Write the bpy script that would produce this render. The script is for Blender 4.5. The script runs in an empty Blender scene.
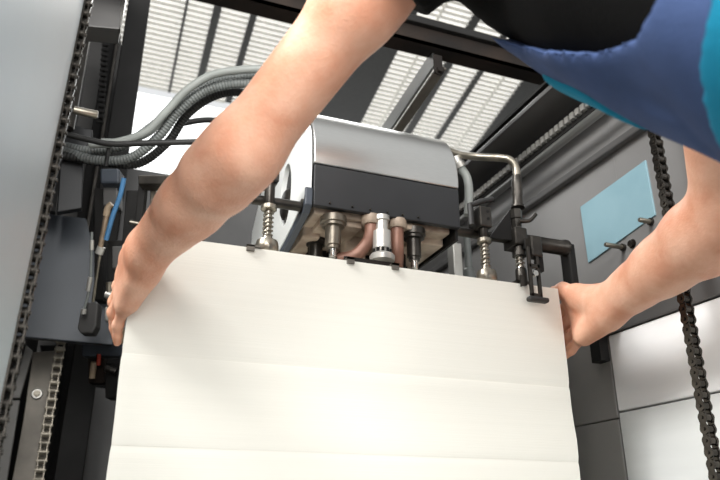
import bpy, bmesh, math, random
import numpy as np
from mathutils import Vector, Matrix
random.seed(7)
S = bpy.context.scene
COL = S.collection
PI = math.pi
# ------------------------------------------------------------------ camera frame
CZ = 0.85                                   # lens height above the factory floor
CAM = Vector((0, 0, CZ))
YAW, PITCH, FPX = math.radians(21.0), math.radians(22.2), 700.0
cF = Vector((math.sin(YAW)*math.cos(PITCH), math.cos(YAW)*math.cos(PITCH), math.sin(PITCH)))
cR = Vector((math.cos(YAW), -math.sin(YAW), 0))
cU = cR.cross(cF)
def ray(x, y): return cF + cR*((x-360)/FPX) + cU*((240-y)/FPX)
def at(x, y, t): return CAM + ray(x, y)*t
def atX(x, y, X): d = ray(x, y); return CAM + d*(X/d.x)
def atY(x, y, Y): d = ray(x, y); return CAM + d*(Y/d.y)
cam = bpy.data.cameras.new('camera'); cam.sensor_width = 36; cam.lens = 35.0
co = bpy.data.objects.new('camera', cam); COL.objects.link(co)
co.location = CAM
co.rotation_euler = Matrix((cR, cU, -cF)).transposed().to_euler()
cam.clip_start = .02; cam.clip_end = 100
cam.dof.use_dof = True; cam.dof.focus_distance = 1.14; cam.dof.aperture_fstop = 6.3
S.camera = co
S.view_settings.view_transform = 'Standard'; S.view_settings.look = 'None'
S.view_settings.gamma = 1; S.view_settings.exposure = 0.17

# ------------------------------------------------------------------ materials
def lin(c):
    return tuple((v/255/12.92 if v/255 <= .04045 else ((v/255+.055)/1.055)**2.4) for v in c)
def mat(name, rgb, rough=.5, metal=0, var=.12, scale=30, bump=.0, bscale=200, rgb2=None, emit=0, spec=.5, stretch=None, sss=0):
    m = bpy.data.materials.new(name); m.use_nodes = True
    nt = m.node_tree; b = nt.nodes['Principled BSDF']
    tc = nt.nodes.new('ShaderNodeTexCoord'); n = nt.nodes.new('ShaderNodeTexNoise')
    n.inputs['Scale'].default_value = scale; n.inputs['Detail'].default_value = 5
    src = tc.outputs['Object']
    if stretch:
        mp = nt.nodes.new('ShaderNodeMapping'); mp.inputs['Scale'].default_value = stretch
        nt.links.new(src, mp.inputs['Vector']); src = mp.outputs['Vector']
    nt.links.new(src, n.inputs['Vector'])
    r = nt.nodes.new('ShaderNodeValToRGB'); e = r.color_ramp.elements
    c = lin(rgb)
    c2 = lin(rgb2) if rgb2 else tuple(v*(1-var) for v in c)
    c1 = c if rgb2 else tuple(min(1, v*(1+var)) for v in c)
    e[0].position = .35; e[0].color = (*c2, 1); e[1].position = .65; e[1].color = (*c1, 1)
    nt.links.new(n.outputs['Fac'], r.inputs['Fac']); nt.links.new(r.outputs['Color'], b.inputs['Base Color'])
    b.inputs['Roughness'].default_value = rough; b.inputs['Metallic'].default_value = metal
    b.inputs['Specular IOR Level'].default_value = spec
    if sss:
        b.inputs['Subsurface Weight'].default_value = sss; b.inputs['Subsurface Radius'].default_value = (1, .35, .2)
        b.inputs['Subsurface Scale'].default_value = .006
    if bump:
        n2 = nt.nodes.new('ShaderNodeTexNoise'); n2.inputs['Scale'].default_value = bscale; n2.inputs['Detail'].default_value = 4
        nt.links.new(src, n2.inputs['Vector'])
        bp = nt.nodes.new('ShaderNodeBump'); bp.inputs['Strength'].default_value = bump; bp.inputs['Distance'].default_value = .002
        nt.links.new(n2.outputs['Fac'], bp.inputs['Height']); nt.links.new(bp.outputs['Normal'], b.inputs['Normal'])
    if emit:
        b.inputs['Emission Color'].default_value = (*c, 1); b.inputs['Emission Strength'].default_value = emit
    return m
M = dict(
    paper=mat('paper_edges', (229, 227, 217), .8, var=.008, scale=2, bump=.08, bscale=14, stretch=(.4, .4, 60), spec=.2),
    crease=mat('paper_slip', (226, 221, 206), .8, var=.03),
    skin=mat('skin', (236, 186, 158), .45, var=.05, scale=22, bump=.3, bscale=260, rgb2=(219, 156, 126), sss=.12, spec=.4),
    hair=mat('hair', (52, 36, 26), .6, bump=.4, bscale=300),
    lips=mat('lips', (176, 104, 92), .5), eye=mat('eye', (240, 238, 232), .2), iris=mat('iris', (60, 44, 30), .2),
    black_cloth=mat('black_cloth', (13, 13, 13), .95, bump=.3, bscale=400, spec=.1),
    blue_cloth=mat('blue_cloth', (66, 84, 124), .9, var=.08, bump=.3, bscale=400, spec=.2),
    teal_cloth=mat('teal_cloth', (20, 128, 160), .85, var=.08, bump=.3, bscale=400, spec=.2),
    shoe=mat('shoe_leather', (40, 34, 30), .6),
    pale=mat('pale_paint', (176, 190, 196), .42, var=.03, scale=4, bump=.05, bscale=60),
    white=mat('satin_white_metal', (250, 250, 249), .4, metal=.0, var=.05, scale=3, stretch=(1, 1, 6)),
    offwhite=mat('off_white_metal', (222, 224, 222), .4, var=.05, scale=3, stretch=(1, 1, 6)),
    dgrey=mat('dark_grey_paint', (92, 91, 90), .38, metal=.3, var=.12, scale=5, bump=.06, bscale=90),
    mgrey=mat('mid_grey_paint', (140, 139, 138), .32, metal=.3, var=.12, scale=3, bump=.05, bscale=70),
    lowgrey=mat('lower_grey_paint', (140, 138, 135), .45, metal=.2, var=.08, scale=4),
    bronze=mat('oily_bronze', (112, 105, 94), .35, metal=.6, var=.2, scale=40),
    slate=mat('slate_paint', (62, 68, 76), .45, var=.1, scale=8),
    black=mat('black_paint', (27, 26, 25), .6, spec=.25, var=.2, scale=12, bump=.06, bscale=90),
    blackmetal=mat('blackened_steel', (62, 59, 55), .34, metal=.75, var=.25, scale=40, bump=.1, bscale=160),
    rust=mat('dark_brown_steel', (44, 35, 29), .7, metal=0, spec=.2, var=.2, scale=9, rgb2=(27, 24, 22), bump=.15, bscale=60),
    steel=mat('bright_steel', (188, 186, 180), .24, metal=.95, var=.12, scale=30),
    oily=mat('oily_steel', (140, 134, 122), .32, metal=.85, var=.25, scale=40, bump=.1, bscale=150),
    silver=mat('brushed_silver', (178, 178, 175), .28, metal=.85, var=.03, scale=60, stretch=(1, 12, 12)),
    front=mat('charcoal_panel', (27, 28, 30), .5, var=.12, scale=14, bump=.05, bscale=140),
    cast=mat('beige_casting', (186, 170, 152), .55, var=.2, scale=25, rgb2=(136, 118, 102), bump=.2, bscale=80),
    copper=mat('copper_hose', (146, 108, 92), .45, metal=.25, var=.15, scale=22, rgb2=(116, 82, 68), bump=.25, bscale=60),
    alu=mat('aluminium', (188, 186, 180), .35, metal=.6, var=.08, scale=30),
    chain=mat('chain_steel', (74, 70, 65), .26, metal=.85, var=.3, scale=60),
    chainfar=mat('greased_steel', (150, 143, 130), .4, metal=.6, var=.25, scale=60),
    rubber=mat('black_rubber', (38, 38, 37), .55, var=.15),
    conduit=mat('grey_conduit', (110, 114, 112), .5, var=.1), conduitlight=mat('pale_conduit', (150, 154, 150), .5, var=.08),
    blueplate=mat('blue_film', (132, 164, 174), .5, var=.05, scale=9, rgb2=(121, 154, 165)),
    bluehose=mat('blue_hose', (66, 112, 152), .35), brass=mat('brass', (150, 132, 112), .4, metal=.6, var=.2),
    stained=mat('stained_plate', (138, 132, 122), .42, metal=.4, rgb2=(96, 91, 84), scale=9),
    roof=mat('roof_sheet', (44, 44, 43), .7), rafter=mat('rafter_paint', (44, 44, 43), .6),
    bar=mat('glazing_bar', (192, 190, 184), .7), barlight=mat('glazing_bar_pale', (214, 212, 205), .7),
    wall=mat('wall_paint', (205, 203, 198), .8), floor=mat('concrete', (120, 118, 114), .7, scale=3),
    sky=mat('skylight_glow', (246, 245, 242), .5, emit=1.0, var=.02), day=mat('daylight_pane', (250, 252, 253), .5, emit=1.1, var=.0),
    red=mat('red_cap', (170, 60, 44), .5), tan=mat('tan_fitting', (150, 132, 110), .5),
)
# ------------------------------------------------------------------ mesh helpers
def mkobj(name, bm, m, parent=None, smooth=True, bevel=0):
    me = bpy.data.meshes.new(name)
    if isinstance(m, str): m = M[m]
    bmesh.ops.recalc_face_normals(bm, faces=bm.faces[:])
    bm.to_mesh(me); bm.free(); me.materials.append(m)
    o = bpy.data.objects.new(name, me); COL.objects.link(o)
    if smooth:
        for p in me.polygons: p.use_smooth = True
        if hasattr(me, 'set_sharp_from_angle'): me.set_sharp_from_angle(angle=math.radians(38))
    if bevel:
        b = o.modifiers.new('edge', 'BEVEL'); b.width = bevel; b.segments = 2; b.limit_method = 'ANGLE'
    if parent:
        o.parent = parent; o.matrix_parent_inverse = Matrix.Translation(-Vector(parent.location)) if parent.type == 'EMPTY' else Matrix.Identity(4)
    return o
def tag(o, label, cat, group=None, kind='thing'):
    o['label'] = label; o['category'] = cat; o['kind'] = kind
    if group: o['group'] = group
    return o
def thing(name, loc, label, cat, group=None):
    o = bpy.data.objects.new(name, None); COL.objects.link(o); o.location = loc; o.empty_display_size = .05
    return tag(o, label, cat, group)
def struct(o, label, cat='structure'):
    o['kind'] = 'structure'; o['label'] = label; o['category'] = cat; return o
def box(bm, lo, hi):
    lo, hi = [min(a, b) for a, b in zip(lo, hi)], [max(a, b) for a, b in zip(lo, hi)]
    vs = [bm.verts.new((x, y, z)) for x in (lo[0], hi[0]) for y in (lo[1], hi[1]) for z in (lo[2], hi[2])]
    for f in ((0, 1, 3, 2), (4, 6, 7, 5), (0, 4, 5, 1), (2, 3, 7, 6), (0, 2, 6, 4), (1, 5, 7, 3)): bm.faces.new([vs[i] for i in f])
def B(lo, hi): bm = bmesh.new(); box(bm, lo, hi); return bm
def prism(bm, pts, off):
    off = Vector(off); a = [bm.verts.new(p) for p in pts]; b = [bm.verts.new(Vector(p)+off) for p in pts]
    bm.faces.new(a); bm.faces.new(b[::-1])
    for i in range(len(a)): j = (i+1) % len(a); bm.faces.new((a[i], b[i], b[j], a[j]))
def frame(d):
    d = d.normalized(); u = d.orthogonal().normalized(); return u, d.cross(u)
def lathe(bm, a, b, prof, n=20):
    """prof: (fraction along a->b, radius)"""
    a, b = Vector(a), Vector(b); d = b-a; u, v = frame(d); prev = None; first = None
    for f, r in prof:
        c = a+d*f; ring = [bm.verts.new(c+(u*math.cos(2*PI*i/n)+v*math.sin(2*PI*i/n))*max(r, 1e-5)) for i in range(n)]
        if prev:
            for i in range(n): bm.faces.new((prev[i], prev[(i+1) % n], ring[(i+1) % n], ring[i]))
        else: first = ring
        prev = ring
    bm.faces.new(first[::-1]); bm.faces.new(prev)
def cyl(bm, a, b, r, n=20): lathe(bm, a, b, ((0, r), (1, r)), n)
def bar(bm, a, b, w, h, up=(0, 0, 1)):
    a, b = Vector(a), Vector(b); d = (b-a).normalized(); s = d.cross(Vector(up)).normalized(); t = s.cross(d)
    pts = [a+s*w*i/2+t*h*j/2 for i, j in ((-1, -1), (1, -1), (1, 1), (-1, 1))]
    prism(bm, pts, b-a)
def spline(pts, n=12):
    pts = [Vector(p) for p in pts]; P = [pts[0]*2-pts[1]]+pts+[pts[-1]*2-pts[-2]]; out = []
    for i in range(1, len(P)-2):
        for k in range(n):
            t = k/n; a, b, c, d = P[i-1:i+3]
            out.append(.5*((2*b)+(c-a)*t+(2*a-5*b+4*c-d)*t*t+(3*b-a-3*c+d)*t**3))
    return out+[pts[-1]]
def tube(bm, pts, r, n=14, rfun=None):
    u = None; prev = None; first = None; L = 0
    for i, p in enumerate(pts):
        d = (pts[min(i+1, len(pts)-1)]-pts[max(i-1, 0)]).normalized()
        u = frame(d)[0] if u is None else (u-d*u.dot(d)).normalized()
        v = d.cross(u); L += (p-pts[i-1]).length if i else 0
        rr = rfun(L) if rfun else r
        ring = [bm.verts.new(p+(u*math.cos(2*PI*k/n)+v*math.sin(2*PI*k/n))*rr) for k in range(n)]
        if prev:
            for k in range(n): bm.faces.new((prev[k], prev[(k+1) % n], ring[(k+1) % n], ring[k]))
        else: first = ring
        prev = ring
    bm.faces.new(first[::-1]); bm.faces.new(prev)
def resample(pts, step):
    out = [pts[0]]; acc = 0
    for a, b in zip(pts, pts[1:]):
        L = (b-a).length; s = step-acc
        while s <= L: out.append(a+(b-a)*(s/L)); s += step
        acc = L-(s-step)
    return out
def coil(a, b, R, r, turns, n=14):
    a, b = Vector(a), Vector(b); u, v = frame(b-a); pts = []
    N = turns*n
    for i in range(N+1):
        w = 2*PI*i/n; pts.append(a+(b-a)*(i/N)+(u*math.cos(w)+v*math.sin(w))*R)
    bm = bmesh.new(); tube(bm, pts, r, 6); return bm
def hexbolt(bm, c, d, r, h):
    c = Vector(c); d = Vector(d).normalized(); cyl(bm, c, c+d*h, r, 6); cyl(bm, c-d*.001, c+d*.002, r*1.35, 18)

# ------------------------------------------------------------------ the hall
floor = mkobj('floor', B((-5, -4, -.05), (7, 6.2, 0)), 'floor'); struct(floor, 'grey concrete factory floor', 'floor')
EZ, SL = CZ+3.89, .235
def roofZ(Y): return EZ+SL*(6-Y)
def roof_at(x, y):
    d = ray(x, y); t = (EZ-CZ+6*SL)/(d.z+SL*d.y); return CAM+d*t
def roof_slab(x0, x1, Y0, Y1, dz0, dz1):
    bm = bmesh.new()
    prism(bm, [(x0, Y0, roofZ(Y0)+dz0), (x0, Y1, roofZ(Y1)+dz0), (x0, Y1, roofZ(Y1)+dz1), (x0, Y0, roofZ(Y0)+dz1)], (x1-x0, 0, 0)); return bm
RX = lambda x, y: roof_at(x, y).x
# skylight bays, from the left: (x edge left, x edge right)
bays = [(RX(120, 40), RX(206, 40)), (RX(214, 40), RX(243, 40)), (RX(250, 40), RX(326, 40)),
        (RX(383, 80), RX(435, 80)), (RX(444, 80), RX(472.5, 80)), (RX(479, 80), RX(523, 80))]
Y0, Y1 = 2.6, 6.0
ROOFX0, ROOFX1 = -5, 7
edges = [ROOFX0]+[v for b in bays for v in b]+[ROOFX1]
for i in range(0, len(edges), 2):      # opaque roof sheets between the bays
    o = mkobj('ceiling', roof_slab(edges[i], edges[i+1], Y0, Y1, 0, .06), 'rafter' if 0 < i < len(edges)-2 and i != 6 else 'roof')
    struct(o, 'dark strip of sloping factory roof between skylight bays', 'ceiling')
o = mkobj('ceiling', roof_slab(ROOFX0, ROOFX1, 1.2, Y0, 0, .06), 'roof'); struct(o, 'dark roof sheet nearest the ridge', 'ceiling')
mull = {0: [RX(179.5, 40)], 2: [RX(290, 40)], 3: [RX(404, 80)], 5: [RX(501.5, 80)]}
for i, (a, b) in enumerate(bays):
    w = mkobj('window_%d' % (i+1), roof_slab(a, b, Y0, Y1, .02, .05), 'sky'); struct(w, 'glowing louvred skylight bay in the sloping roof', 'window')
    bm = bmesh.new(); Y = Y0+.03
    while Y < Y1:
        prism(bm, [(a, Y, roofZ(Y)-.012), (a, Y+.012, roofZ(Y+.012)-.012), (a, Y+.012, roofZ(Y+.012)+.018), (a, Y, roofZ(Y)+.018)], (b-a, 0, 0)); Y += .056
    mkobj('glazing_bars', bm, 'bar' if i < 9 else 'barlight', w, smooth=False)
    for k in mull.get(i, []):
        mkobj('mullion', roof_slab(k-.011, k+.011, Y0, Y1, -.02, .0), 'barlight' if i > 2 else 'rafter', w, smooth=False)
# back wall with daylight windows right under the eave
wz = EZ
for nm, lo, hi in (('wall_back', (-5, 6.05, 0), (7, 6.2, 2.9)),):
    struct(mkobj(nm, B(lo, hi), 'wall'), 'pale far wall of the hall', 'wall')
k = 7
for x0, x1 in ((-5, -2.2), (-2.1, -.15), (-.05, .95), (1.05, 3.4), (3.5, 7)):
    w = mkobj('window_%d' % k, B((x0, 6.1, 2.9), (x1, 6.14, wz-.02)), 'day'); struct(w, 'bright daylit window under the eave', 'window'); k += 1
    bm = bmesh.new(); box(bm, (x0, 6.04, 2.88), (x1, 6.1, 2.96)); box(bm, (x1-.03, 6.04, 2.9), (x1+.06, 6.12, wz)); box(bm, (x0, 6.04, 3.72), (x1, 6.1, 3.76))
    mkobj('window_frame', bm, 'white', w, smooth=False)
struct(mkobj('wall_left', B((-5.1, -4, 0), (-5, 6.2, 5.2)), 'wall'), 'pale left wall of the hall', 'wall')
struct(mkobj('wall_right', B((7, -4, 0), (7.1, 6.2, 5.2)), 'wall'), 'pale right wall of the hall', 'wall')

# ------------------------------------------------------------------ press frame
PX0, PX1, PY, PZ = .0374, .755, .98, CZ+.39       # pile: left, right, near face, top
# pale guard panel close on the left
o = thing('machine_guard', (-.13, .5, 0), 'large pale grey-blue metal guard panel at the left beside the near chain', 'panel')
_e0, _e1 = atY(85.5, 0, .785), atY(23, 300, .785)
def lean(z): return _e0.x+(_e1.x-_e0.x)*(z-_e0.z)/(_e1.z-_e0.z)+.0065    # edge of the panel
bm = bmesh.new()
prism(bm, [(lean(0)-.03, .3, 0), (lean(0)-.03, .785, 0), (lean(1.5)-.03, .785, 1.5), (lean(1.5)-.03, .3, 1.5)], (.022, 0, 0))
mkobj('panel_sheet', bm, 'pale', o, smooth=False, bevel=.0015)
bm = bmesh.new(); prism(bm, [(lean(0)-.0375, .785, 0), (lean(0)-.006, .785, 0), (lean(1.5)-.006, .785, 1.5), (lean(1.5)-.0375, .785, 1.5)], (0, .004, 0))
mkobj('edge_strip', bm, 'chain', o, smooth=False)

# chains -------------------------------------------------------------
PITCHC = .0159
def link_mesh(inner, s=1.0):
    bm = bmesh.new(); p = PITCHC*s; hw = (.0047 if inner else .0065)*s; th = .0017*s
    for sx in (-1, 1):
        pts = []
        R = .0074*s
        for a0, cz in ((-PI/2, 0), (PI/2, p)):
            pass
        n = 8
        for i in range(n+1):
            w = PI+PI*i/n; pts.append((sx*hw, R*math.cos(w), R*math.sin(w)))
        pts.append((sx*hw, R*.72, p/2))
        for i in range(n+1):
            w = PI*i/n; pts.append((sx*hw, R*math.cos(w), p+R*math.sin(w)))
        pts.append((sx*hw, -R*.66, p/2))
        prism(bm, pts, (sx*th, 0, 0))
    for z in (0, p):
        if inner: cyl(bm, (-hw, 0, z), (hw, 0, z), .0061*s, 16)
        else: cyl(bm, (-hw-.0034*s, 0, z), (hw+.0034*s, 0, z), .0024*s, 10)
    return bm
def chain(name, a, b, m, label, s=1.0):
    a, b = Vector(a), Vector(b); t = thing(name, a, label, 'chain', 'pile hoist chains')
    d = b-a; n = int(d.length/(PITCHC*s)); q = Vector((0, 0, 1)).rotation_difference(d.normalized())
    src = {}
    for i in range(n):
        inner = i % 2
        if inner not in src:
            o = mkobj('chain_link', link_mesh(inner, s), m, None); src[inner] = o
        else:
            o = src[inner].copy(); COL.objects.link(o)
        o.parent = t; o.rotation_mode = 'QUATERNION'; o.rotation_quaternion = q
        o.location = d.normalized()*(i*PITCHC*s)
    return t
chain('roller_chain', atY(-26, 540, .8), atY(88, -12, .8), 'chain', 'dark roller chain running along the edge of the pale guard panel')
chain('roller_chain', (.852, .8, CZ-.2), (.854, .8, CZ+.78), 'chain', 'black roller chain hanging behind the right forearm', 1.04)
chain('roller_chain', (-.077, 1.75, CZ-.25), (-.077, 1.75, CZ+.42), 'chainfar', 'greased pale roller chain beside the bolted plate at lower left', 1.2)
chain('roller_chain', tuple(atY(100, 122, 1.7)), tuple(atY(107, 22, 1.7)), 'black', 'black roller chain inside the dark slot beside the upright')

# left interior ---------------------------------------------------------
def plate_px(name, quad, Y, th, m, label, cat, bevel=.002, parent=None):
    bm = bmesh.new(); prism(bm, [atY(x, y, Y) for x, y in quad], (0, th, 0))
    o = mkobj(name, bm, m, parent, smooth=False, bevel=bevel)
    if label: tag(o, label, cat)
    return o
o = thing('frame_upright', (-.02, 1.9, 0), 'wide black steel upright left of the skylights', 'upright')
xl, xr = atY(119, 60, 1.9).x, atY(150, 10, 1.9).x
mkobj('post', B((xl, 1.9, .041), (xr-.002, 2.05, CZ+1.75)), 'black', o, smooth=False, bevel=.003)
mkobj('edge_flange', B((xl-.018, 1.885, CZ+.5), (xl-.008, 1.93, CZ+1.75)), 'blackmetal', o, smooth=False, bevel=.002)
mkobj('back_flange', B((xl-.045, 1.93, CZ+.3), (xl-.018, 1.97, CZ+1.75)), 'black', o, smooth=False, bevel=.002)
# left side frame wall of the press
o = thing('press_side_housing', (-.14, 1.4, 0), 'dark left side frame of the press behind the pale panel', 'frame')
mkobj('frame_sheet', B((-.2, 1.02, 0), (-.165, 2.3, CZ+1.6)), 'black', o, smooth=False); mkobj('base_tray', B((-.164, .79, 0), (.015, 2.45, .04)), 'black', o, smooth=False)
bm = bmesh.new(); cyl(bm, (-.114, 1.35, CZ+.74), (-.114, 1.35, CZ+1.4), .014, 16); mkobj('round_post', bm, 'blackmetal', o)
mkobj('stiffener', B((-.165, 1.5, CZ+.62), (-.12, 1.52, CZ+1.6)), 'black', o, smooth=False)
bm = bmesh.new(); prism(bm, [atY(x, y, 1.45) for x, y in ((74, 125), (93, 130), (92, 140), (84, 150), (82, 208), (57, 212), (62, 140))], (0, .02, 0))
mkobj('hanging_bracket', bm, 'front', o, smooth=False, bevel=.002)
plate_px('header_plate', ((93, -30), (129, -30), (120, 29), (86, 26)), 1.2, .05, 'dgrey', 'dark grey plate at the top left between chain and upright', 'plate')
bm = bmesh.new(); prism(bm, [atY(x, y, 1.19) for x, y in ((121, -20), (129, -20), (122, 22), (120.5, 28))], (0, .03, 0))
tag(mkobj('bright_blade', bm, 'steel', None, smooth=False), 'thin bright wedge-shaped strip at the end of the top left plate', 'strip')
bm = bmesh.new(); a = atY(74, 110, 1.2); b = atY(98, 115, 1.2); lathe(bm, a, b, ((0, .0075), (.94, .0075), (1, .006)))
tag(mkobj('locating_stud', bm, 'oily'), 'short steel stud poking out beside the near left chain', 'stud')
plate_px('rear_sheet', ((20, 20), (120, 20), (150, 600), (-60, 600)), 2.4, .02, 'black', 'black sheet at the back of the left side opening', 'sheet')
# slate plate with lower edge above the bolted plate
plate_px('slate_cover', ((30, 212), (86, 218), (106, 300), (113, 345), (8, 335.5), (22, 214)), 1.58, .02, 'slate', 'dark blue-grey cover plate behind the lower left chain', 'cover plate')
# lower left
o = thing('bolted_plate', atY(45, 420, 1.8), 'stained grey plate with a bolt beside the pale chain', 'plate')
bm = bmesh.new(); prism(bm, [atY(x, y, 1.8) for x, y in ((33, 352), (62, 350), (52, 420), (40, 500), (8, 500), (22, 425))], (0, .015, 0)); mkobj('plate_body', bm, 'stained', o, smooth=False, bevel=.002)
bm = bmesh.new(); c = atY(37, 394, 1.8); lathe(bm, c, c+Vector((0, -.006, 0)), ((0, .013), (.6, .013), (1, .011))); mkobj('washer', bm, 'alu', o)
bm = bmesh.new(); hexbolt(bm, c+Vector((0, -.005, 0)), (0, -1, 0), .0055, .009); mkobj('bolt_head', bm, 'oily', o)
for q, n, lab in ((((26, 345), (33, 351), (20, 398), (11, 398)), 0, 'narrow dark sheet left of the bolted plate, upper piece'), (((11, 400), (20, 400), (4, 500), (-12, 500)), 1, 'narrow dark sheet left of the bolted plate, lower piece')):
    plate_px('edge_sheet', q, 1.79, .02, 'lowgrey', lab, 'sheet')
plate_px('cross_panel', ((62, 388), (86, 388), (70, 520), (40, 520)), 2.22, .02, 'black', 'black narrow panel right of the pale chain', 'panel')
plate_px('cross_panel', ((84, 386), (150, 393), (145, 520), (68, 520)), 2.2, .02, 'dgrey', 'dark grey panel between the chain and the paper pile', 'panel')
plate_px('shadow_sheet', ((40, 345), (140, 345), (140, 400), (50, 400)), 2.27, .02, 'black', 'black sheet standing in for the shade under the slate cover', 'sheet')  # dark backing that stands in for shade below the cover
# rear cross panel behind the pile
RZ = CZ+1.15
mkobj_rear = mkobj('rear_housing', B((.02, 2.3, 0), (.92, 2.33, RZ)), 'dgrey', None, smooth=False); tag(mkobj_rear, 'dark grey panel across the press behind the paper pile', 'panel')
o = thing('rear_beam', (.1, 1.75, CZ+.55), 'blurred slate cross bar behind the left spring plunger', 'bar')
bm = bmesh.new(); box(bm, (.05, 1.72, CZ+.5), (.922, 1.8, CZ+.575)); mkobj('bar_body', bm, 'slate', o, smooth=False, bevel=.008)
bm = bmesh.new(); box(bm, (.05, 1.7, CZ+.575), (.922, 1.8, CZ+.6)); mkobj('bar_lip', bm, 'black', o, smooth=False, bevel=.003)

# conduits -----------------------------------------------------------
def conduit(name, px, r, m, label, rib=.0065, amp=.16, group='cable conduits at the upper left', cat='conduit'):
    pts = [at(x, y, t) for x, y, t in px]
    pts = resample(spline(pts, 14), .0016 if amp else .005)
    bm = bmesh.new()
    tube(bm, pts, r, 12, (lambda L: r*(1-amp*(.5+.5*math.cos(2*PI*L/rib))**1.5)) if amp else None)
    return tag(mkobj(name, bm, m), label, cat, group)
conduit('corrugated_conduit', [(262, 77, 1.50), (232, 79, 1.5), (203, 88, 1.5), (175, 107, 1.5), (150, 128, 1.5), (122, 146, 1.5), (92, 151, 1.5), (62, 146, 1.5)], .0105, 'conduit', 'grey corrugated conduit, topmost of the curving bundle')
conduit('corrugated_conduit', [(262, 84, 1.48), (232, 84, 1.48), (203, 92, 1.48), (178, 112, 1.48), (158, 137, 1.48), (130, 158, 1.48), (96, 160, 1.48), (62, 151, 1.48)], .0105, 'conduit', 'grey corrugated conduit second from the top of the curving bundle')
conduit('corrugated_conduit', [(262, 98, 1.54), (235, 92, 1.54), (210, 98, 1.54), (186, 116, 1.54), (168, 142, 1.54), (140, 163, 1.53), (108, 163, 1.5), (62, 155, 1.47)], .010, 'rubber', 'black corrugated conduit lowest of the curving bundle')
conduit('plain_conduit', [(262, 69, 1.46), (240, 70, 1.46), (212, 75, 1.46), (187, 90, 1.46), (166, 112, 1.46), (146, 132, 1.46), (118, 142, 1.46), (88, 145, 1.46)], .0085, 'conduitlight', 'smooth pale grey cable at the top edge of the bundle', amp=0, cat='cable')
conduit('plain_conduit', [(178, 96, 1.6), (160, 124, 1.59), (142, 137, 1.58), (118, 141, 1.56), (100, 141, 1.55)], .006, 'conduitlight', 'thin pale cable sagging below the smooth pale one', amp=0, cat='cable')
conduit('plain_conduit', [(66, 134, 1.42), (90, 140, 1.42), (112, 144, 1.42), (150, 143, 1.42), (190, 142, 1.42), (228, 141, 1.42)], .0062, 'rubber', 'straight black cable crossing in front of the bundle', amp=0, cat='cable')
conduit('plain_conduit', [(180, 124, 1.66), (205, 120, 1.66), (240, 122, 1.66)], .007, 'rubber', 'short dark cable behind the forearm below the bundle', amp=0, cat='cable')
bm = bmesh.new(); a = at(109, 143, 1.45); cyl(bm, at(110, 140, 1.47), at(106, 166, 1.47), .004); tag(mkobj('cable_tie', bm, 'rubber'), 'dark cable tie around the conduit bundle', 'tie')
# mechanisms left of the hand ------------------------------------------
def pbox(name, x0, y0, x1, y1, t, depth, m, parent, bevel=.002, skew=0):
    bm = bmesh.new(); prism(bm, [at(x0+skew, y0, t), at(x1+skew, y0, t), at(x1, y1, t), at(x0, y1, t)], Vector((cF.x, cF.y, 0)).normalized()*depth)
    return mkobj(name, bm, m, parent, smooth=False, bevel=bevel)
def prod(name, pts, t, r, m, parent, n=12):
    bm = bmesh.new(); tube(bm, spline([at(x, y, t) for x, y in pts], 6) if len(pts) > 2 else [at(x, y, t) for x, y in pts], r, n); return mkobj(name, bm, m, parent)
o = thing('valve_block', at(110, 175, 1.45), 'grey valve block under the conduit bundle', 'valve')
pbox('block_body', 100, 168, 119, 183, 1.45, .04, 'slate', o, .004); pbox('block_base', 103, 186, 117, 205, 1.47, .04, 'dgrey', o); pbox('mount_strip', 94, 188, 103, 300, 1.5, .03, 'black', o)
o = thing('brass_cylinder', at(103, 230, 1.4), 'slim brass coloured air cylinder with a bright end fitting', 'cylinder')
prod('barrel', [(107, 213), (100, 250)], 1.4, .0055, 'brass', o); prod('end_fitting', [(101.5, 247), (99, 254)], 1.4, .0085, 'alu', o)
prod('elbow', [(112, 204), (108, 208), (106, 216)], 1.4, .0065, 'tan', o); prod('rod', [(100, 254), (97, 275), (93, 302)], 1.4, .0032, 'oily', o)
bm = bmesh.new(); tube(bm, spline([at(x, y, 1.38) for x, y in ((124, 178), (120, 196), (113, 215), (106, 240))], 8), .0048)
tag(mkobj('air_hose', bm, 'bluehose'), 'bright blue air hose slanting past the brass cylinder', 'hose')
o = thing('pedal_block', at(88, 318, 1.4), 'dark grey hanging block on thin rods left of the hand', 'block')
bm = bmesh.new(); prism(bm, [at(x, y, 1.4) for x, y in ((87, 302), (98, 302), (96, 326), (92, 333), (80, 333), (77, 328), (80, 312))], Vector((.01, .03, 0))); mkobj('block_body', bm, 'dgrey', o, smooth=False, bevel=.003)
prod('cable', [(92, 232), (91, 262), (90, 285), (84, 311)], 1.39, .0026, 'conduit', o); prod('crimp', [(90.5, 277), (88, 291)], 1.39, .0045, 'alu', o); prod('ball_end', [(84, 309), (83.5, 314)], 1.385, .0055, 'alu', o)
prod('upper_crimp', [(92, 240), (91.5, 250)], 1.39, .0042, 'alu', o)
o = thing('bracket_arm', at(150, 180, 1.28), 'dark bracket arm with a bright edge behind the left forearm', 'bracket')
pbox('top_bar', 138, 175, 200, 184, 1.28, .03, 'blackmetal', o); pbox('upright_plate', 133, 178, 140, 236, 1.3, .02, 'black', o, skew=6); pbox('side_plate', 150, 186, 156, 222, 1.32, .02, 'oily', o); pbox('dark_plate', 120, 190, 136, 262, 1.4, .02, 'black', o, skew=6)
prod('pivot_pin', [(130, 222), (140, 224)], 1.29, .004, 'oily', o)
o = thing('control_box', at(115, 250, 1.35), 'black control box just left of the left hand', 'box')
pbox('box_body', 108, 240, 150, 300, 1.41, .05, 'black', o); pbox('cover_plate', 112, 246, 132, 268, 1.40, .01, 'dgrey', o)
o = thing('pipe_fitting', at(113, 310, 1.3), 'small silver pipe fittings beside the left fingertips', 'fitting')
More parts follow.
